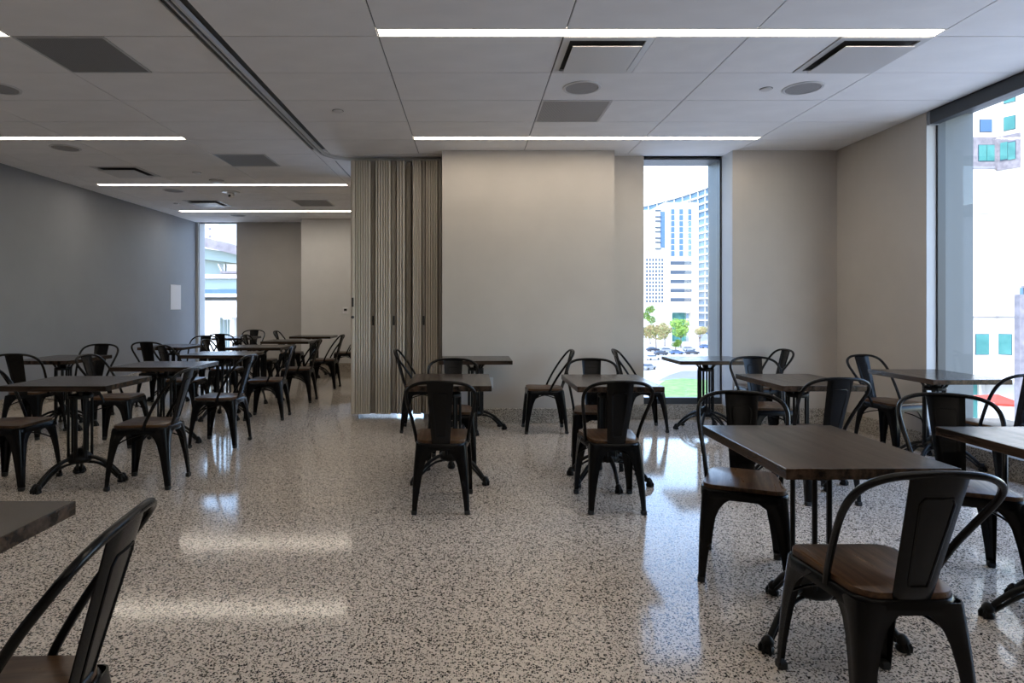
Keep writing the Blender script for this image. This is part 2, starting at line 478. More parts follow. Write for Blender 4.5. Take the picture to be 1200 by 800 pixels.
# --- partition track
tp = [(-1.73, y, 0) for y in [-.3+.45*i for i in range(16)]]
for k in range(1, 9):
    a = k/8*PI/2; tp.append((-1.73+.40*(1-math.cos(a)), 6.80+.40*math.sin(a), 0))
tp += [(-1.0, 7.20, 0), (-.36, 7.20, 0)]
def sweep(mb, pts, wd, z0, z1, off=0):
    n = len(pts); ring = []
    for i in range(n):
        p = Vector(pts[i]); t_ = (Vector(pts[min(i+1, n-1)])-Vector(pts[max(i-1, 0)])).normalized()
        nrm = Vector((t_.y, -t_.x, 0))
        a = p+nrm*(off+wd/2); b = p+nrm*(off-wd/2)
        ring.append([(a.x, a.y, z0), (b.x, b.y, z0), (b.x, b.y, z1), (a.x, a.y, z1)])
    o = len(mb.v)
    for r_ in ring: mb.v += r_
    for i in range(n-1):
        for k in range(4): mb.f.append((o+i*4+k, o+i*4+(k+1) % 4, o+(i+1)*4+(k+1) % 4, o+(i+1)*4+k))
    mb.f.append((o+3, o+2, o+1, o)); e = o+(n-1)*4; mb.f.append((e, e+1, e+2, e+3))
track = thing('partition_track', 'grey steel ceiling track curving to the folded partition', 'track', (0, 0, CEIL))
b = MB(); sweep(b, tp, .022, -.026, .005, .024); sweep(b, tp, .012, -.026, .005, -.017)
b.obj('rail', M['rail'], track)
b = MB(); sweep(b, tp, .024, -.010, .004); b.obj('slot', M['plenum'], track)

# --- folded partition
part = thing('folding_partition', 'taupe accordion partition folded into a tall stack beside the wall', 'partition', (-.88, 7.05, 0))
PZ0, PZ1, PY = .062, 3.058, 7.05
def pxx(x): return (x-CX)/F*PY+.88
pleat_prof = []
def pleat_mesh(wd, dep, name, m):
    h = wd/2
    poly = [(-h, .015), (-h*.75, .004), (-h*.3, 0), (h*.3, 0), (h*.75, .004), (h, .015), (h, dep), (-h, dep)]
    return MB().prism(poly, PZ0, PZ1).mesh(name, m, smooth=50)
pm = pleat_mesh(.0245, .42, 'pleat', M['fabric'])
for a, e, n in ((416.3, 433.6, 6), (439.3, 457.5, 6), (464.3, 474, 3), (483.3, 493.5, 4), (498.8, 513, 5)):
    for k in range(n):
        x = pxx(a+(e-a)*(k+.5)/n)
        link('pleat', pm, part, (x, random.uniform(0, .012), random.uniform(-.004, .004)), random.uniform(-.01, .01))
for a, e, rec in ((410.8, 416, .0), (434, 439, .05), (458, 464, .045), (474.5, 481.0, .10), (494, 498.4, .04), (513.4, 517.6, .03)):
    wd = (e-a)/F*PY
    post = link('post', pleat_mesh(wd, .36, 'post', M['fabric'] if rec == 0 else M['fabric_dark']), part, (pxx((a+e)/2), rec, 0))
    if rec in (.0, .05, .045, .04):
        z = 1.342-(354-358)/F*PY if rec == 0 else 1.342-(375.5-358)/F*PY
        MB().box(-.011, .011, -.012, .002, z-.055, z+.055).obj('latch', M['black'], post, bevel=.003, seg=1)
    if rec == 0:
        z = 1.342-(371.5-358)/F*PY
        MB().tube([(0, .002, z), (0, -.016, z)], .018, 14).obj('lock', M['dark_metal'], post)
for k, x in enumerate((412, 436, 463, 480, 497, 512)):
    MB().box(-.012, .012, .14, .16, PZ1, CEIL-.04).obj('hanger', M['grey_metal'], part, (pxx(x), 0, 0))

# --- windows
def window(name, label, p0, ax, width, z0, z1, mull=(), depth=.34, f=.025, fb=.075, fm='dark_metal', jm='ext_frame'):
    """frame in the wall plane; ax 'x' runs along X facing -Y, ax 'y' runs along Y facing -X (glass outside at +)."""
    rz = 0 if ax == 'x' else PI/2
    wn = struct(link(name, None, None, p0, rz), label, 'window')
    W_, d = width, .07
    s = 1 if ax == 'x' else -1
    def bx(mb, x0, x1, y0, y1, a, b_):
        y0, y1 = (y0, y1) if s > 0 else (-y1, -y0)
        return mb.box(x0, x1, y0, y1, a, b_)
    b = MB()
    bx(b, 0, f, .09, .09+d, z0, z1); bx(b, W_-f, W_, .09, .09+d, z0, z1)
    bx(b, f, W_-f, .09, .09+d, z0, z0+fb); bx(b, f, W_-f, .09, .09+d, z1-f, z1)
    xs = [0]+list(mull)+[W_]
    for m_ in mull: bx(b, m_-f/2, m_+f/2, .09, .09+d, z0+fb, z1-f)
    b.obj('frame', M[fm], wn)
    for i in range(len(xs)-1):
        q = MB(); bx(q, xs[i]+f*.4, xs[i+1]-f*.4, .12, .127, z0+fb*.6, z1-f*.4); q.obj('pane', M['pane'], wn)
    q = MB()
    bx(q, -.02, .004, .09+d, .09+d+depth, z0-.02, z1+.02); bx(q, W_-.004, W_+.02, .09+d, .09+d+depth, z0-.02, z1+.02)
    bx(q, .004, W_-.004, .09+d, .09+d+depth, z1-.004, z1+.02)
    bx(q, .004, W_-.004, .09+d, .09+d+depth, z0-.05, z0+.02)
    q.obj('outer_jamb', M[jm], wn)
    return wn
WZ0, WZ1 = BH, CEIL
window('window_1', 'tall narrow window in the back wall niche', (2.00, YN-.05, 0), 'x', .985, WZ0, WZ1-.01)
window('window_2', 'large floor-to-ceiling window in the right wall', (XR+.0, 1.4, 0), 'y', 4.08, WZ0, WZ1, (1.36,), .27)
window('window_3', 'narrow window at the end of the far wall', (-5.80, YW-.06, 0), 'x', .86, WZ0, WZ1-.01, (), .02, .012, .04, 'reveal', 'reveal')
window('window_4', 'window in the pocket behind the folded partition', (-1.599, 8.3-.02, 0), 'x', .958, .002, 2.9)
# painted inner reveal at the far end of the big window
struct(MB().box(XR+.001, XR+.089, 5.475, 5.4795, BH, CEIL).obj('trim_1', M['reveal']))
struct(MB().box(2.980, 2.9845, YB+.002, YN+.03, BH, CEIL).obj('trim_2', M['reveal']))
bl = thing('roller_blind', 'dark roller blind cassette along the head of the large window', 'blind', (XR+.045, 3.44, CEIL))
MB().box(-.04, .04, -2.02, 2.0, -.118, -.002).obj('cassette', M['dark_metal'], bl, bevel=.006)
MB().box(-.042, .040, 2.0, 2.028, -.122, -.001).obj('end_cap', M['grey_metal'], bl)

# --- small wall fittings
t = tag(MB().box(-.001, .0025, -.205, .205, -.245, .245).obj('paper_sheet', M['paper'], None, (XL+.002, 11.83, 1.51)), 'white sheet of paper taped to the dark left wall', 'paper')
t = thing('thermostat', 'small white thermostat with dark screen on the pale far wall', 'thermostat', (-2.555, YW-.531, 1.24))
MB().box(-.06, .06, -.024, 0, -.065, .065).obj('body', M['paper'], t, bevel=.008)
MB().box(-.03, .03, -.0255, -.0235, -.005, .04).obj('screen', M['black'], t)
t = thing('wall_outlet', 'pale double socket on the grey wall under the table', 'outlet', (.215, YB-.001, .466))
pl = MB().box(-.037, .037, -.007, 0, -.06, .06).obj('plate', M['wall_pale'], t, bevel=.003, seg=1)
for z in (-.024, .024): MB().box(-.016, .016, -.009, -.0065, z-.015, z+.015).obj('socket', M['white_metal'], t)

# ------------------------------------------------------------------ chair
def chair_proto():
    t = link('cafe_chair', None)
    # wooden seat
    def seat_poly(g=0, n=7):
        cs = [(.185, .19, .055), (-.185, .19, .055), (-.158, -.185, .075), (.158, -.185, .075)]
        pts = []
        for q, (cx_, cy_, r_) in enumerate(cs):
            sx = 1 if cx_ > 0 else -1; sy = 1 if cy_ > 0 else -1
            for k in range(n):
                a = (q*90+90*k/(n-1))*PI/180
                pts.append((cx_-sx*r_+(r_+g)*math.cos(a), cy_-sy*r_+(r_+g)*math.sin(a)))
        return pts
    MB().prism(seat_poly(), .449, .470).obj('seat', M['seat'], t, bevel=.004, seg=2, smooth=40)
    # pressed steel seat pan with skirt
    P = seat_poly(.004); P2 = seat_poly(.010); n = len(P)
    b = MB()
    b.raw([(x, y, .449) for x, y in P]+[(x, y, .443) for x, y in P2]+[(x, y, .405) for x, y in P2]+[(x*.97, y*.97, .405) for x, y in P2]+[(x*.97, y*.97, .440) for x, y in P2],
          [tuple(range(n))]+[(r*n+i, r*n+(i+1) % n, (r+1)*n+(i+1) % n, (r+1)*n+i) for r in range(4) for i in range(n)]+[tuple(range(5*n-1, 4*n-1, -1))])
    b.obj('seat_pan', M['metal'], t, smooth=45)
    # legs: folded sheet angles whose wings widen into the arch under the seat
    prof = [(.440, .165), (.425, .150), (.405, .122), (.385, .100), (.360, .083), (.32, .069), (.25, .057), (.17, .047), (.09, .038), (.018, .032)]
    for sx in (1, -1):
        for sy in (1, -1):
            top = Vector((.186*sx if sy > 0 else .163*sx, .190*sy, .44)); foot = Vector((.205*sx if sy > 0 else .185*sx, .228*sy, .018))
            vs = []
            for z, wd in prof:
                u = (.44-z)/(.44-.018)
                c = top.lerp(foot, u); c.x += sx*.004*math.sin(u*PI); c.y += sy*.004*math.sin(u*PI)
                rr = .020*(1-u)+.010*u; th = .0035
                if wd < rr+.012: wd = rr+.012
                ix, iy = -sx, -sy
                o_ = [(c.x+ix*wd, c.y), (c.x+ix*wd*.62, c.y), (c.x+ix*wd*.5, c.y-iy*.004*(1-u)), (c.x+ix*rr, c.y), (c.x+ix*rr*.3, c.y+iy*rr*.3), (c.x, c.y+iy*rr), (c.x-ix*.004*(1-u), c.y+iy*wd*.5), (c.x, c.y+iy*wd*.62), (c.x, c.y+iy*wd)]
                i_ = [(c.x+ix*wd, c.y+iy*th), (c.x+ix*wd*.62, c.y+iy*th), (c.x+ix*wd*.5, c.y+iy*th), (c.x+ix*(rr+.002), c.y+iy*th), (c.x+ix*(rr*.3+th), c.y+iy*(rr*.3+th)), (c.x+ix*th, c.y+iy*(rr+.002)), (c.x+ix*th, c.y+iy*wd*.5), (c.x+ix*th, c.y+iy*wd*.62), (c.x+ix*th, c.y+iy*wd)]
                vs += [(x, y, z) for x, y in o_+i_[::-1]]
            m_ = 18; fs = []
            for i in range(len(prof)-1):
                for k in range(m_): fs.append((i*m_+k, i*m_+(k+1) % m_, (i+1)*m_+(k+1) % m_, (i+1)*m_+k))
            for e in (0, len(prof)-1):
                for k in range(8): fs.append((e*m_+k, e*m_+k+1, e*m_+16-k, e*m_+17-k))
            lg = MB().raw(vs, fs).obj('leg', M['metal'], t, smooth=50)
            hx = -sx*.015; hy = -sy*.015
            MB().raw([], []).box(foot.x+hx-.0175, foot.x+hx+.0175, foot.y+hy-.0175, foot.y+hy+.0175, 0, .030).obj('foot_cap', M['rubber'], lg, bevel=.005, seg=1)
    # crossed arched brace under the seat
    b = MB()
    for sx in (1, -1):
        for sy in (1, -1):
            p = smooth_path([(.185*sx if sy > 0 else .163*sx, .198*sy, .285), (.125*sx, .135*sy, .345), (.06*sx, .06*sy, .372), (0, 0, .378)], 5)
            b.tube(p, .009, 6, flat=(1, .55))
    b.obj('brace', M['metal'], t, smooth=50)
    # bent tube back frame
    half = [(.172, -.035, .430), (.178, -.055, .490), (.196, -.115, .600), (.216, -.185, .705), (.219, -.238, .775), (.196, -.272, .822), (.140, -.292, .850), (.070, -.300, .860), (0, -.302, .862)]
    full = smooth_path([Vector(p) for p in half]+[Vector((-p[0], p[1], p[2])) for p in half[-2::-1]], 5)
    b = MB().tube(full, .0115, 8)
    b.obj('back_frame', M['metal'], t, smooth=60)
    # splat
    path = [(-.168, .425), (-.190, .452), (-.205, .50), (-.232, .60), (-.260, .70), (-.285, .79), (-.300, .845), (-.304, .866)]
    nx = 9; vs = []; fs = []
    for y, z in path:
        u = (z-.425)/.44; hw = .058+.028*u
        for k in range(nx):
            q = k/(nx-1)*2-1
            vs.append((hw*q, y-.010*(1-q*q)*(.3+.7*u)+(.006 if abs(q) == 1 else 0), z))
    for i in range(len(path)-1):
        for k in range(nx-1): fs.append((i*nx+k, i*nx+k+1, (i+1)*nx+k+1, (i+1)*nx+k))
    n0 = len(vs)
    vs2 = vs+[(x, y+.004, z) for x, y, z in vs]
    fs2 = fs+[tuple(n0+i for i in f[::-1]) for f in fs]
    ring = list(range(nx))+[i*nx+nx-1 for i in range(1, len(path))]+[(len(path)-1)*nx+k for k in range(nx-2, -1, -1)]+[i*nx for i in range(len(path)-2, 0, -1)]
    for i in range(len(ring)):
        a, c = ring[i], ring[(i+1) % len(ring)]
        fs2.append((a, c, n0+c, n0+a))
    sp = MB().raw(vs2, fs2).obj('backrest', M['metal'], t, smooth=50)
    def on(x, z):
        for (ya, za), (yb, zb) in zip(path, path[1:]):
            if za <= z <= zb:
                y = ya+(yb-ya)*(z-za)/(zb-za); break
        u = (z-.425)/.44; hw = .058+.028*u; q = x/hw
        return y-.010*(1-q*q)*(.3+.7*u)
    out = [(-.026, .50), (.026, .50), (.031, .52), (.050, .77), (.040, .79), (-.040, .79), (-.050, .77), (-.031, .52)]
    loop = []
    for (xa, za), (xb, zb) in zip(out, out[1:]+out[:1]):
        st = 5 if abs(za-zb) > .1 else 2
        for k in range(st):
            x = xa+(xb-xa)*k/st; z = za+(zb-za)*k/st; loop.append((x, on(x, z), z))
    loop.append(loop[0])
    b = MB().tube([(x, y-.0005, z) for x, y, z in loop], .0035, 5, False).tube([(x, y+.0045, z) for x, y, z in loop], .0035, 5, False)
    b.obj('pressed_rim', M['metal'], sp, smooth=60)
    return t

TH = .772
def table_proto():
    t = link('cafe_table', None)
    MB().box(-.38, .38, -.3075, .3075, TH-.040, TH).obj('table_top', M['top'], t, bevel=.004)
    return t
def table_base_meshes():
    d = {}
    b = MB()
    # hub casting
    b.lathe([(.050, .150), (.072, .156), (.086, .178), (.084, .198), (.062, .222), (.034, .246), (.016, .262)], 18)
    d['hub'] = b.mesh('hub', M['iron'], smooth=45)
    b = MB().lathe([(.078, .640), (.084, .646), (.084, .664), (.078, .670)], 18)
    b.lathe([(.020, .660), (.028, .690), (.016, .706), (.022, .728)], 12)
    d['collar'] = b.mesh('collar', M['iron'], smooth=45)
    b = MB()
    for k in range(3):
        a = k*2*PI/3+PI/3
        c, s_ = math.cos(a), math.sin(a)
        p = smooth_path([(.070*c, .070*s_, .655), (.082*c, .082*s_, .690), (.125*c, .125*s_, .722), (.20*c, .20*s_, .727)], 4)
        b.tube(p, .011, 6)
    b.lathe([(.21, .7225), (.21, .7325)], 20)
    d['top_bracket'] = b.mesh('top_bracket', M['iron'], smooth=45)
    d['column_rod'] = MB().tube([(.070, .030, .175), (.070, .030, .665)], .0095, 8).mesh('column_rod', M['iron'], smooth=60)
    d['column_rod2'] = MB().tube([(.070, -.030, .175), (.070, -.030, .665)], .0095, 8).mesh('column_rod', M['iron'], smooth=60)
    up = smooth_path([(.06, 0, .195), (.12, 0, .185), (.20, 0, .145), (.265, 0, .085), (.300, 0, .040)], 5)
    lo = smooth_path([(.05, 0, .155), (.12, 0, .150), (.19, 0, .118), (.245, 0, .072), (.285, 0, .034)], 5)
    b = MB().tube(up, [.0135-.002*i/20 for i in range(len(up))], 8).tube(lo, .0085, 6)
    d['leg'] = b.mesh('leg', M['iron'], smooth=60)
    b = MB().lathe([(.017, 0), (.024, .005), (.025, .018), (.018, .026), (.023, .034), (.024, .046), (.014, .060), (.008, .066)], 10, (.305, 0))
    b.raw([], [])
    for a in (-.9, 0, .9):
        b.tube([(.305+.018*math.cos(a), .018*math.sin(a), .040), (.305+.029*math.cos(a), .029*math.sin(a), .022), (.305+.028*math.cos(a), .028*math.sin(a), .003)], [.006, .007, .006], 6)
    d['claw_foot'] = b.mesh('claw_foot', M['iron'], smooth=50)
    return d
chairP = chair_proto(); tableP = table_proto(); TB = table_base_meshes()
used = {'c': False, 't': False}
def chair(x, y, rz, label, group='dark metal cafe chairs with wooden seats'):
    o = copy_tree(chairP) if used['c'] else chairP
    used['c'] = True
    o.location = (x, y, 0); o.rotation_euler = (0, 0, R(rz))
    return tag(o, label, 'chair', group)
def table(x, y, rz, base, label, group='dark wood cafe tables on cast iron pedestals'):
    o = copy_tree(tableP) if used['t'] else tableP
    used['t'] = True
    o.location = (x, y, 0); o.rotation_euler = (0, 0, R(rz))
    tag(o, label, 'table', group)
    br = R(base-rz)
    for nme in ('hub', 'collar', 'top_bracket'): link(nme, TB[nme], o, (0, 0, 0), br)
    for k in range(3):
        link('column_rod', TB['column_rod'], o, (0, 0, 0), br+k*2*PI/3+PI/3); link('column_rod', TB['column_rod2'], o, (0, 0, 0), br+k*2*PI/3+PI/3)
        lg = link('leg', TB['leg'], o, (0, 0, 0), br+k*2*PI/3)
        link('claw_foot', TB['claw_foot'], lg)
    return o

PLACES = []
# right-hand room: x, y, rot, base rotation
table(1.41, 2.47, 90, 211, 'dark grained cafe table with a chair turned askew behind it, open floor beside')
table(2.50, 2.44, 90, 155, 'cafe table with pale window glare over its top')
table(-.16, 4.62, 90, 90, 'dark cafe table in front of the folded partition stack')
table(1.055, 4.58, 90, 150, 'dark cafe table in the middle row before the grey wall and narrow window')
table(2.52, 4.62, 90, 40, 'dark cafe table in the middle row before the taupe room corner')
table(.05, 6.47, 0, 31, 'dark cafe table against the grey wall beside the folded partition')
table(2.53, 6.44, 0, 172, 'dark cafe table under the tall narrow window')
table(3.865, 4.98, 90, 20, 'dark cafe table pushed up to the large side window')
table(-1.535, 1.44, 0, 58, 'dark cafe table standing alone by the partition track, one chair tucked in')
chair(1.34, 2.00, 0, 'black chair with its back to the open floor, tucked under the grained table')
chair(1.38, 3.03, 157, 'black chair turned askew at the far end of the dark grained table')
chair(2.43, 2.95, 155, 'black chair turned askew at the far end of the glare-lit table')
chair(-.195, 4.05, 0, 'black chair with its back to the open floor, at the table before the partition')
chair(-.16, 5.08, 180, 'black chair facing the open floor, at the table before the partition')
chair(.94, 4.05, 0, 'black chair with its back to the open floor, before the narrow window wall')
chair(1.05, 5.07, 174, 'black chair facing the open floor, at middle table before the narrow window')
chair(2.43, 4.22, 0, 'black chair with its back to the glare-lit table, in front of the taupe corner')
chair(2.60, 5.27, 176, 'black chair facing the glare-lit table, at the table before the taupe corner')
chair(-.52, 6.47, -90, 'black chair facing the wall-side table, right in front of the folded partition')
chair(.79, 6.43, 90, 'black chair against the plain grey wall, facing the folded partition')
chair(1.86, 6.50, -90, 'black chair beside the narrow window, at its partition side')
chair(3.13, 6.50, 90, 'black chair between the narrow window and the taupe corner')
chair(3.93, 4.45, 0, 'black chair at the big window with its back to the glare-lit table')
chair(3.86, 5.50, 196, 'black chair in the corner beside the big window, its backrest shining')
chair(-1.075, 1.322, 97, 'black chair tucked under the lone table by the partition track')

# left-hand room, row along the partition line
ords = ['sixth', 'fifth', 'fourth', 'third', 'second', 'first']
ry = [4.54, 5.83, 7.17, 8.42, 9.80, 11.30]
for i, y in enumerate(ry):
    table(-2.97, y, 0, [247, 240, 200, 62, 130, 60][i], 'dark table in the partition-side row, %s from the far wall' % ords[i])
    chair(-2.43+[0, .0, .0, .0, .03, .06][i], y-.02, 90+[2, -3, 3, 0, -2, 4][i], 'black chair facing the dark wall, at %s partition-side table from the far wall' % ords[i])
    chair(-3.44+[-.02, 0, .02, 0, .03, .05][i], y-.02, -90+[-2, 3, 0, 3, 0, 2][i], 'black chair facing the partition, at %s partition-side table from the far wall' % ords[i])
# row along the dark wall
for i, (x, y, cy0, cy1, cx0, cx1) in enumerate([(-4.47, 6.55, 6.17, 7.10, -4.52, -4.55), (-4.25, 8.53, 8.11, 9.15, -4.25, -4.20), (-4.25, 10.85, 10.35, 11.45, -4.23, -4.26)]):
    o_ = ['third', 'second', 'first'][i]
    table(x, y, 90, [20, 30, 30][i], 'dark table in the row along the dark wall, %s from the far window' % o_)
    chair(cx0, cy0, [4, 0, 0][i], 'black chair facing the far window, at %s dark-wall table from it' % o_)
    chair(cx1, cy1, [184, 178, 180][i], 'black chair facing away from far window, at %s dark-wall table from it' % o_)

# ------------------------------------------------------------------ outside
struct(MB().box(-400, 700, -60, 900, GR-1, GR).obj('ground', M['concrete']), 'pale paved ground outside', 'ground')

def facade_windows(parent, rects, Y, m, name='window', out=.25, base=(0, 0, 0)):
    """windows on a facade facing -Y at depth Y; rects in pixels"""
    for x0, x1, y0, y1 in rects:
        a = px(x0, y1, Y); b_ = px(x1, y0, Y)
        o = MB().box(-(b_.x-a.x)/2, (b_.x-a.x)/2, -out, .1, -(b_.z-a.z)/2, (b_.z-a.z)/2).obj(name, M[m], parent, ((a.x+b_.x)/2-base[0], Y-base[1], (a.z+b_.z)/2-base[2]))
# white tower
Yt = 265.
A = px(779, 237, Yt); B = px(818.5, 366, Yt)
tw = thing('office_tower', 'white office tower with vertical window strips outside the narrow window', 'building', ((A.x+B.x)/2, Yt+12, GR))
bs = tw.location
hw = (B.x-A.x)/2
MB().box(-hw, hw, -12, 12, B.z-GR, A.z-GR).obj('body', M['bwhite'], tw)
MB().box(-hw+4, hw-4, -8, 8, 0, B.z-GR).obj('lobby', M['glass_teal'], tw)
for k in (-1, 1): MB().box(k*(hw-1.6)-1.6, k*(hw-1.6)+1.6, -12, -8.8, 0, B.z-GR).obj('column', M['bwhite'], tw)
st = []
for x0, x1 in ((786.2, 790.6), (796, 800.6), (806.2, 810.4)):
    for k in range(8): st.append((x0, x1, 245+k*7, 245+k*7+6.1))
facade_windows(tw, st, Yt, 'glass_blue', 'window', .15, bs)
facade_windows(tw, [(785.6, 810.6, y, y+4.2) for y in (306, 316.8, 327.5, 338.2, 349)], Yt, 'glass_dark', 'window_band', .15, bs)
# side wing with balconies
Yn = 262.
A = px(750, 240, Yn); B = px(779, 356, Yn)
nb = thing('balcony_block', 'pale block with stacked balconies joined to the white tower', 'building', ((A.x+B.x)/2, Yn+10, GR)); bs = nb.location
hw = (B.x-A.x)/2
MB().box(-hw, hw-.2, -10, 10, 0, px(770, 246, Yn).z-GR).obj('body', M['bwhite2'], nb)
facade_windows(nb, [(774, 778.8, 241+7, 290)], Yn, 'glass_blue', 'corner_glass', .4, bs)
for k in range(8):
    facade_windows(nb, [(767.5, 774, 246+k*6.2+(k % 2)*1.2, 247.4+k*6.2+(k % 2)*1.2)], Yn, 'glass_dark', 'balcony', .9, bs)
ws = []
for r_ in range(12):
    for c_ in range(6): ws.append((757+c_*3.6, 759.2+c_*3.6, 303+r_*4.4, 305.8+r_*4.4))
facade_windows(nb, ws, Yn, 'glass_dark', 'window', .1, bs)
# curved glass building
cv = thing('curved_glass_building', 'tall curved glass office building with white floor bands behind the tower', 'building', (130, 340, GR)); bs = cv.location
line = smooth_path([(98, 412, 0), (114, 384, 0), (124.5, 352, 0), (130, 322, 0), (132, 296, 0), (131, 278, 0)], 4)
back = [(175, 278), (175, 412)]
def shell(off): return [(p.x+off-bs.x, p.y-bs.y) for p in line]
HB = 66-GR
MB().prism(shell(.6)[::-1]+[(x-bs.x, y-bs.y) for x, y in back[::-1]], 0, HB).obj('glass_wall', M['glass_pale'], cv)
nfl = 20
for k in range(nfl+1):
    z = HB*k/nfl
    b = MB(); sweep(b, [(x, y, 0) for x, y in shell(.2)], 1.6, z-.45 if k else 0, z+.45)
    b.obj('floor_band', M['bwhite2'], cv)
b = MB()
for p, q in zip(line[::1], line[1::1]):
    b.box(p.x-.25-bs.x, p.x+.35-bs.x, p.y-.15-bs.y, p.y+.15-bs.y, 0, HB)
b.obj('mullions', M['bwhite2'], cv)['kind'] = 'stuff'

# plainer blocks farther along the street
for X0, X1, Y0, Hh, fl_, m, lb in ((44, 70, 300, 46, 11, 'bwhite2', 'pale mid-rise office block beyond the balcony block'),
                                   (6, 34, 330, 62, 15, 'bwhite', 'white high-rise with long window bands down the street'),
                                   (-30, -4, 310, 34, 8, 'bgrey', 'grey low office block down the street')):
    ob_ = thing('office_block', lb, 'building', ((X0+X1)/2, Y0+9, GR)); hw = (X1-X0)/2
    MB().box(-hw, hw, -9, 9, 0, Hh).obj('body', M[m], ob_)
    for k in range(fl_):
        z = 3.2+k*(Hh-4)/fl_
        MB().box(-hw+1.2, hw-1.2, -9.15, -8.9, z, z+1.9).obj('window_band', M['glass_dark'], ob_)

# trees and shrubs
def tree(x, y, h, rx, m, label, n=900):
    t = thing('tree', label, 'tree', (x, y, GR), random.random()*6, 'trees at the edge of the parking lot')
    b = MB()
    b.tube([(0, 0, 0), (.1, 0, h*.3), (0, .1, h*.55)], [.22, .17, .08], 7)
    for k in range(4):
        a = k*1.6
        b.tube([(0, 0, h*.33), (math.cos(a)*rx*.5, math.sin(a)*rx*.5, h*.62)], [.1, .04], 5)
    b.obj('trunk', M['bark'], t)
    vs, fs = [], []
    blobs = [(random.uniform(-.55, .55)*rx, random.uniform(-.55, .55)*rx, h*random.uniform(.5, .85), rx*random.uniform(.4, .6)) for _ in range(7)]
    for _ in range(n):
        bx_, by_, bz_, br_ = random.choice(blobs)
        d = Vector((random.gauss(0, 1), random.gauss(0, 1), random.gauss(0, 1))).normalized()*br_*random.uniform(.7, 1.05)
        p = Vector((bx_, by_, bz_))+Vector((d.x, d.y, d.z*.8))
        if p.z < h*.25: continue
        u = Vector((random.gauss(0, 1), random.gauss(0, 1), random.gauss(0, 1))).normalized(); v = u.orthogonal().normalized()
        s_ = random.uniform(.22, .45)*max(.6, rx/4)
        o = len(vs); vs += [tuple(p-u*s_), tuple(p+v*s_*.6), tuple(p+u*s_), tuple(p-v*s_*.6)]; fs.append((o, o+1, o+2, o+3))
    MB().raw(vs, fs).obj('crown', M[m], t)
def gy(y): return F*(H-GR)/(y-CY)                      # depth of the outdoor ground seen at pixel row y
for x, y, hpx, r_, m, lb in ((762, 403.5, 51, 3.5, 'leaf', 'tall green tree at the foot of the balcony block'),
                        (798, 407.5, 35, 4.2, 'leaf', 'round bright green tree in front of the white tower lobby'),
                        (779, 405.5, 30, 3.4, 'leaf_dry', 'olive tree between two green trees below the balcony block'),
                        (769, 409, 33, 4.6, 'leaf_dry', 'broad olive tree at the end of the parking row'),
                        (820, 406, 26, 3.1, 'leaf_dry', 'brownish tree in front of the curved glass building'),
                        (834, 404, 25, 3.2, 'leaf_dry', 'brownish tree beside the outer jamb of the narrow window'),
                        (792, 411, 14, 1.9, 'leaf', 'low green shrub beside the grey parked car')):
    Y = gy(y); tree((x-CX)/F*Y, Y, hpx*Y/F, r_, m, lb, 1600)

def car(x, y, rz, m, label):
    t = thing('car', label, 'car', (x, y, GR), R(rz), 'cars in the parking lot')
    side = [(-2.2, .35), (2.2, .35), (2.25, .7), (2.0, .92), (1.1, 1.0), (-1.9, 1.02), (-2.25, .8)]
    b = MB(); n = len(side)
    b.raw([(a, -.88, z) for a, z in side]+[(a, .88, z) for a, z in side], [tuple(range(n)), tuple(range(2*n-1, n-1, -1))]+[(i, n+i, n+(i+1) % n, (i+1) % n) for i in range(n)])
    b.obj('body', M[m], t, bevel=.08)
    cab = [(-1.75, 1.0), (1.0, 1.0), (.35, 1.45), (-1.2, 1.47)]
    b = MB(); b.raw([(a, -.78+(.12 if z > 1.1 else 0), z) for a, z in cab]+[(a, .78-(.12 if z > 1.1 else 0), z) for a, z in cab], [(0, 1, 2, 3), (7, 6, 5, 4)]+[(i, 4+i, 4+(i+1) % 4, (i+1) % 4) for i in range(4)])
    b.obj('cabin', M['glass_dark'], t)
    MB().box(-1.15, .3, -.62, .62, 1.46, 1.50).obj('roof', M[m], t)
    for wx in (-1.35, 1.35):
        for s_ in (-1, 1): MB().tube([(wx, s_*.68, .34), (wx, s_*.9, .34)], .34, 12).obj('wheel', M['rubber'], t)
for x, y, rz, m, lb in ((826.5, 408, 10, 'car_blue', 'dark blue car parked alone beside the outer window jamb'),
                    (807.5, 411, 10, 'car_grey', 'grey car parked in front of the round green tree'),
                    (765, 411.5, 12, 'car_dark', 'dark car under the broad olive tree'),
                    (782, 412.5, 8, 'car_grey', 'grey car beside the low green shrub, in the parking row'),
                    (774.5, 416, 12, 'car_dark', 'dark car at the near end of the parking row'),
                    (793, 415, 5, 'car_blue', 'blue car parked by a dark car, nearest the grey road'),
                    (811, 415, 5, 'car_dark', 'dark car parked by the blue car, nearest the grey road'),
                    (765, 421.5, 20, 'car_white', 'white car alone on the pale pavement'),
                    (760, 433, 40, 'car_grey', 'grey car closest to the lawn')):
    Y = gy(y); car((x-CX)/F*Y, Y, rz, m, lb)
def patch(name, pts, m, z, label, cat):
    P = []
    for x, y in pts:
        Y = gy(y); P.append(((x-CX)/F*Y, Y))
    struct(MB().prism(P, GR, GR+z).obj(name, M[m]), label, cat)
patch('road', [(770, 446), (860, 446), (870, 434), (800, 434.5), (785, 439)], 'asphalt', .04, 'grey curved road outside', 'road')
patch('lawn', [(762, 475), (880, 475), (880, 449), (835, 446), (800, 443.5), (780, 445.5), (772, 451)], 'lawn', .12, 'green lawn outside', 'lawn')
lp = thing('lamp_post', 'slim pale lamp post standing among the trees', 'lamp post', ((785.5-CX)/F*243, 243, GR))
MB().tube([(0, 0, 0), (0, 0, 13)], [.16, .1], 8).obj('pole', M['bwhite2'], lp)
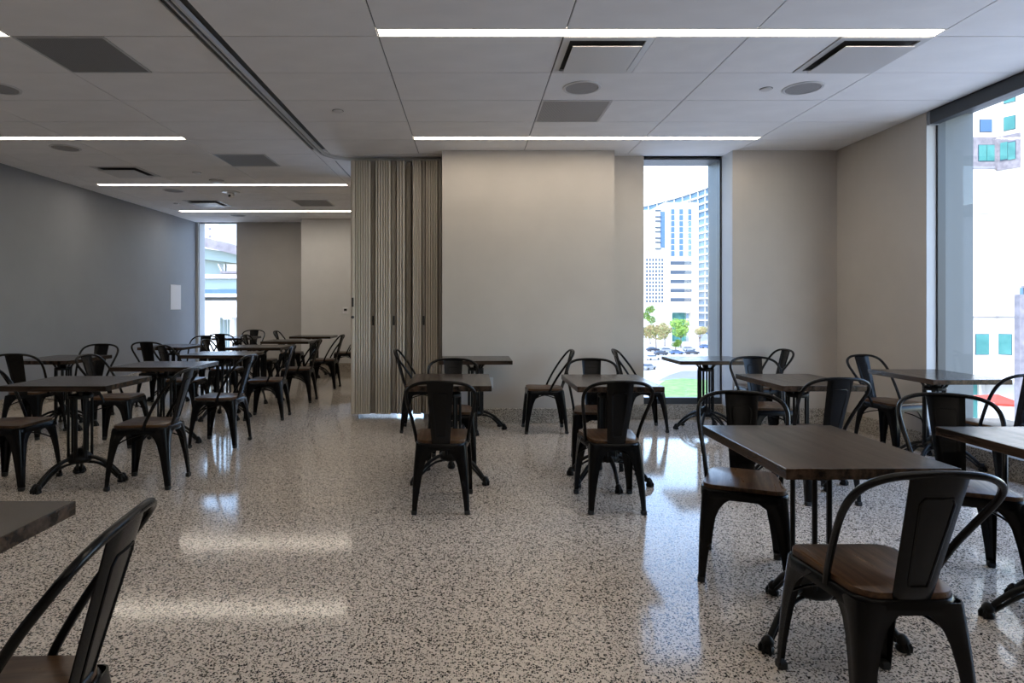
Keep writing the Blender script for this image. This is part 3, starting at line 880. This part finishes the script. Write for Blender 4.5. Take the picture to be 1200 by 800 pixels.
MB().box(-.9, .9, -.15, .15, 12.9, 13.1).obj('lamp_head', M['bwhite2'], lp)

# --- white building outside the large window
Yr = 78.
k0 = px(1168, 300, Yr)
rb = thing('corner_building', 'white street-corner building with green windows outside the large window', 'building', (k0.x, Yr, GR)); bs = rb.location
ht = 62.
left_x = px(1085, 300, Yr).x-k0.x
dv = Vector((1, -2, 0)).normalized()
MB().prism([(left_x, 0), (0, 0), (dv.x*16, dv.y*16), (dv.x*16+22, dv.y*16+6), (26, 24), (left_x, 24)], 6.2, ht).obj('body', M['bwhite'], rb)
MB().prism([(left_x+2, 3), (1, 3), (dv.x*15+3, dv.y*15+3), (dv.x*15+20, dv.y*15+8), (24, 22), (left_x+2, 22)], 0, 6.2).obj('ground_floor', M['bwhite2'], rb)
def wpiece(x0, x1, y0, y1, m, name, side, out=.12, parent=rb, thick=.1):
    """rectangle given in pixels on the left (flat) or right (angled) wing"""
    def hit(x):
        k = (x-CX)/F
        if side == 0: return (k*Yr-bs.x, 0.)
        s_ = (k*Yr-bs.x)/(dv.x-k*dv.y); return (dv.x*s_, dv.y*s_)
    a, c = hit(x0), hit(x1)
    ym = (a[1]+c[1])/2+Yr
    z1, z0 = H-(y0-CY)/F*ym-GR, H-(y1-CY)/F*ym-GR
    d = Vector((c[0]-a[0], c[1]-a[1], 0)); nrm = Vector((d.y, -d.x, 0)).normalized()
    p = [Vector((a[0], a[1], 0)), Vector((c[0], c[1], 0))]
    poly = [p[0]+nrm*out, p[1]+nrm*out, p[1]-nrm*thick, p[0]-nrm*thick]
    return MB().prism([(v.x, v.y) for v in poly], z0, z1).obj(name, M[m], parent)
for side, rows in ((0, [(1148, 1161.5, 35, 51), (1148, 1161.5, 70, 86), (1148, 1161.5, 106, 122), (1148, 1161.5, 140.5, 154.5), (1143, 1158, 391.5, 415), ]),
                   (1, [(1177, 1190, 27, 45), (1177, 1190, 64, 82), (1177, 1190, 102, 120), (1177, 1190, 136.5, 152), (1171, 1186, 391.5, 415), (1205, 1218, 391.5, 415), (1204, 1216, 131, 148), (1204, 1216, 94, 113)])):
    for (x0, x1, y0, y1) in rows:
        f_ = wpiece(x0-.5, x1+.5, y0-.5, y1+.5, 'glass_dark', 'window_frame', side, .10)
        wpiece(x0, x1, y0, y1, 'glass_teal' if not (side == 0 and y0 == 140.5) else 'glass_blue', 'pane', side, .14, f_)
wpiece(1137, 1166.5, 161, 198, 'bgrey', 'grey_panel', 0, .2)
wpiece(1168.5, 1196, 158, 198, 'bgrey', 'grey_panel', 1, .2)
for side, r_ in ((0, (1145, 1163, 170.5, 189)), (1, (1173.5, 1191, 167, 187))):
    f_ = wpiece(r_[0]-.5, r_[1]+.5, r_[2]-.5, r_[3]+.5, 'glass_dark', 'window_frame', side, .26)
    xm = (r_[0]+r_[1])/2
    for a, c in ((r_[0], xm-.3), (xm+.3, r_[1])): wpiece(a, c, r_[2], r_[3], 'glass_teal', 'pane', side, .32, f_)
for y in (225, 250, 272, 296): 
    for side, a, c in ((0, 1146, 1160), (1, 1174, 1188)): wpiece(a, c, y, y+.8, 'bgrey', 'wall_joint', side, .04)
wpiece(1100, 1167.5, 370.4, 371.6, 'bgrey', 'ledge', 0, .35); wpiece(1168.5, 1215, 370.4, 371.6, 'bgrey', 'ledge', 1, .35)
# further columns of the same windows, past the edges of the glazing
def wcol(org, d, s0, zs):
    nrm = Vector((d.y, -d.x, 0)); a = org+d*s0
    for z in zs:
        for nm, e, o_, mm in (('window_frame', .06, .10, 'glass_dark'), ('pane', 0, .14, 'glass_teal')):
            p0, p1 = a-d*e, a+d*(1.45+e)
            poly = [p0+nrm*o_, p1+nrm*o_, p1-nrm*.1, p0-nrm*.1]
            ob = MB().prism([(v.x, v.y) for v in poly], z-.9-e, z+.9+e).obj(nm, M[mm], rb if nm == 'window_frame' else fr)
            if nm == 'window_frame': fr = ob
ZR = (11.0, 35.9, 39.5, 43.2, 47.2, 51.1)
for s0 in (4.4, 7.4, 10.4, 13.4): wcol(Vector((0, 0, 0)), dv, s0, ZR)
for s0 in (-5.2, -8.2): wcol(Vector((0, 0, 0)), Vector((1, 0, 0)), s0, ZR)
# shop windows in the recessed ground floor and pale soffit
f_ = MB().box(left_x+4, -.5, 2.4, 3.05, .3, 5.6).obj('shop_window', M['glass_teal'], rb)
for k in range(5):
    x = left_x+5+k*1.9; MB().box(x, x+.35, 2.2, 2.42, 0, 6.2).obj('pillar', M['bwhite'], rb)
rf = thing('red_canopy', 'red canvas canopy on the pavement below the white building', 'canopy', (*px(1169, 480, 62).xy, GR)); 
zc = px(1169, 468, 62).z-GR
MB().raw([(-1.6, -1.4, zc-.15), (1.7, -1.6, zc-.35), (1.8, 1.4, zc), (-1.5, 1.6, zc+.2), (0, 0, zc+.55), (-1.6, -1.4, zc-.4), (1.7, -1.6, zc-.6), (1.8, 1.4, zc-.25), (-1.5, 1.6, zc-.05)],
         [(0, 1, 4), (1, 2, 4), (2, 3, 4), (3, 0, 4), (0, 5, 6, 1), (1, 6, 7, 2), (2, 7, 8, 3), (3, 8, 5, 0)]).obj('canvas', M['red'], rf)
for x, y in ((-1.5, -1.3), (1.6, -1.5), (1.7, 1.3), (-1.4, 1.5)): MB().tube([(x, y, 0), (x, y, zc-.1)], .05, 6).obj('pole', M['white_metal'], rf)
p_ = px(1144, 490, 72)
vn = thing('white_van', 'white van parked below the white building', 'van', (p_.x, 74, GR), R(8))
sd = [(-2.4, .45), (2.5, .45), (2.55, 1.1), (2.0, 1.35), (1.5, 2.15), (-2.4, 2.25)]
n = len(sd)
MB().raw([(a, -.95, z) for a, z in sd]+[(a, .95, z) for a, z in sd], [tuple(range(n)), tuple(range(2*n-1, n-1, -1))]+[(i, n+i, n+(i+1) % n, (i+1) % n) for i in range(n)]).obj('body', M['car_white'], vn, bevel=.08)
MB().box(.6, 1.5, -.97, -.94, 1.35, 1.95).obj('side_window', M['glass_dark'], vn)
for wx in (-1.5, 1.5):
    for s_ in (-1, 1): MB().tube([(wx, s_*.75, .36), (wx, s_*.97, .36)], .36, 12).obj('wheel', M['rubber'], vn)
# person in a yellow vest on the pavement
p_ = px(1152, 480, 64)
pe = thing('person', 'person in red top and yellow vest standing near the red canopy', 'person', (p_.x, 64, GR), R(160))
def skin_body(name, verts, edges, m, parent):
    me = bpy.data.meshes.new(name); me.from_pydata([v[:3] for v in verts], edges, [])
    o = link(name, me, parent); me.materials.append(m)
    o.modifiers.new('skin', 'SKIN')
    for i, v in enumerate(verts):
        me.skin_vertices[0].data[i].radius = (v[3], v[3])
    me.skin_vertices[0].data[0].use_root = True
    sb = o.modifiers.new('sub', 'SUBSURF'); sb.levels = 1; sb.render_levels = 1
    return o
V = [(0, 0, .95, .15), (0, 0, 1.2, .15), (0, 0, 1.42, .16), (0, 0, 1.53, .055), (0, -.02, 1.66, .10), (0, -.02, 1.74, .07),
     (.19, 0, 1.42, .06), (.26, 0, 1.15, .045), (.27, -.08, .92, .035), (.27, -.10, .82, .035), (-.19, 0, 1.42, .06), (-.26, 0, 1.15, .045), (-.27, -.08, .92, .035), (-.27, -.1, .82, .035),
     (.10, 0, .86, .10), (.11, 0, .48, .065), (.12, .02, .08, .045), (.12, -.14, .04, .035), (-.10, 0, .86, .10), (-.11, 0, .48, .065), (-.12, .02, .08, .045), (-.12, -.14, .04, .035)]
E = [(0, 1), (1, 2), (2, 3), (3, 4), (4, 5), (2, 6), (6, 7), (7, 8), (8, 9), (2, 10), (10, 11), (11, 12), (12, 13), (0, 14), (14, 15), (15, 16), (16, 17), (0, 18), (18, 19), (19, 20), (20, 21)]
pb = skin_body('body', V, E, M['red'], pe)
MB().lathe([(.20, .90), (.20, 1.1), (.215, 1.35), (.17, 1.47)], 14).obj('vest', M['yellow'], pe, smooth=60)
MB().lathe([(.105, 1.66), (.11, 1.72), (.07, 1.80), (.02, 1.825)], 12).obj('hair', M['trouser'], pe, smooth=60)
for s_ in (-1, 1): MB().lathe([(.06, .10), (.08, .48), (.115, .88)], 10, (s_*.11, 0)).obj('trouser_leg', M['trouser'], pe, smooth=60)

# glass pavilion with a steel post
Yp = 40.
gp = thing('glass_pavilion', 'low dark glass pavilion with pale steel corner post outside the large window', 'building', (*px(1196, 400, Yp).xy, GR)); bs = gp.location
zt = px(1196, 337, Yp).z-GR
MB().prism([(0, 0), (14, 0), (24, 8), (8.2, 8)], 0, zt).obj('glass_wall', M['glass_dark'], gp)
for k in range(9): MB().prism([(-.05, -.08), (14, -.08), (24, 8), (8.2, 8)], zt*k/8, zt*k/8+.14).obj('transom', M['bgrey'], gp)
for k in range(7): MB().box(k*2.2-.06, k*2.2+.06, -.10, .0, 0, zt).obj('mullion', M['glass_pale'], gp)
MB().box(-.52, -.12, -.5, -.1, 0, px(1190, 345, Yp).z-GR).obj('corner_post', M['bgrey'], gp)

# --- elevated station outside the far narrow window
Ys = 34.
sta = thing('elevated_walkway', 'white covered elevated walkway with glass sides outside the far window', 'walkway', (*px(254, 380, Ys).xy, GR)); bs = sta.location
def spiece(x0, x1, ya0, yb0, ya1, yb1, m, name, d0=0, d1=4):
    """slab whose edge runs from (x0; rows ya0..yb0) to (x1; rows ya1..yb1)"""
    a, a2 = px(x0, ya0, Ys), px(x0, yb0, Ys); c, c2 = px(x1, ya1, Ys), px(x1, yb1, Ys)
    vs = []
    for d in (d0, d1):
        for p in (a2, c2, c, a): vs.append((p.x-bs.x, d, p.z-GR))
    return MB().raw(vs, [(0, 1, 2, 3), (7, 6, 5, 4), (0, 4, 5, 1), (1, 5, 6, 2), (2, 6, 7, 3), (3, 7, 4, 0)]).obj(name, M[m], sta)
spiece(205, 330, 269, 281, 301, 311, 'bgrey', 'roof_beam')
spiece(205, 330, 285, 299, 305, 315, 'glass_grey', 'soffit', .6, 3.5)
spiece(205, 330, 298, 326, 300, 326, 'glass_grey', 'glass_panel', 1.2, 1.4)
spiece(254, 330, 317, 320, 317, 320, 'bgrey', 'truss_chord', .4, .9)
spiece(252, 257, 308, 310, 318, 320, 'bwhite', 'truss_web', .4, .8)
spiece(254, 256, 308, 318, 308, 318, 'bwhite', 'truss_panel', .9, 1.1)
spiece(258, 330, 308, 317, 308, 317, 'bwhite', 'truss_panel', .9, 1.1)
spiece(205, 330, 321, 326, 321, 326, 'bwhite', 'parapet', .2, 1.0)
spiece(205, 330, 326.5, 338, 326.5, 338, 'glass_grey', 'balustrade', .4, .5)
spiece(205, 330, 338.5, 344, 338.5, 344, 'glass_blue', 'deck_edge', 0, 4)
spiece(205, 330, 344, 348, 344, 348, 'bwhite', 'deck_slab', -.2, 4)
spiece(205, 330, 348, 352, 348, 352, 'glass_dark', 'dark_slab_band', .4, 3)  # dark slab band, set back between deck slab and girder
spiece(205, 330, 352, 372, 352, 372, 'bwhite2', 'girder', 0, 3)
for x in (205, 264.5, 325): 
    spiece(x, x+4.8, 372, 400+300, 372, 400+300, 'bwhite', 'column', .6, 1.4)
    spiece(x-2.5, x+7.3, 368, 374, 368, 374, 'bwhite', 'capital', -.1, 2.0)
for k in range(5): spiece(239+k*4.6, 242.2+k*4.6, 373, 700, 373, 700, 'glass_grey', 'screen_panel', 2.2, 2.3)
fb = thing('white_block', 'plain white block rising above the elevated walkway', 'building', (*px(243, 270, 70).xy, GR))
za = px(243, 225, 70).z-GR
MB().box(-6, (256-243)/F*70, 0, 10, 0, za).obj('body', M['bwhite'], fb)
for y in (268, 277): 
    z = px(245.5, y, 70).z-GR; MB().box(.15, .45, -.1, .02, z-.15, z+.15).obj('vent', M['bgrey'], fb)
gb = thing('grid_glass_tower', 'pale blue gridded glass tower behind the white block', 'building', (*px(272, 270, 110).xy, GR))
za = px(272, 215, 110).z-GR
MB().box(-3, 12, 0, 14, 0, za).obj('glass_wall', M['glass_pale'], gb)
for k in range(22): MB().box(-3.05, 12.05, -.12, .0, za-1.0*k*1.0-.12, za-1.0*k+.12).obj('transom', M['bwhite2'], gb)
for k in range(12): MB().box(-3+k*1.3-.08, -3+k*1.3+.08, -.14, 0, za-24, za).obj('mullion', M['bwhite2'], gb)
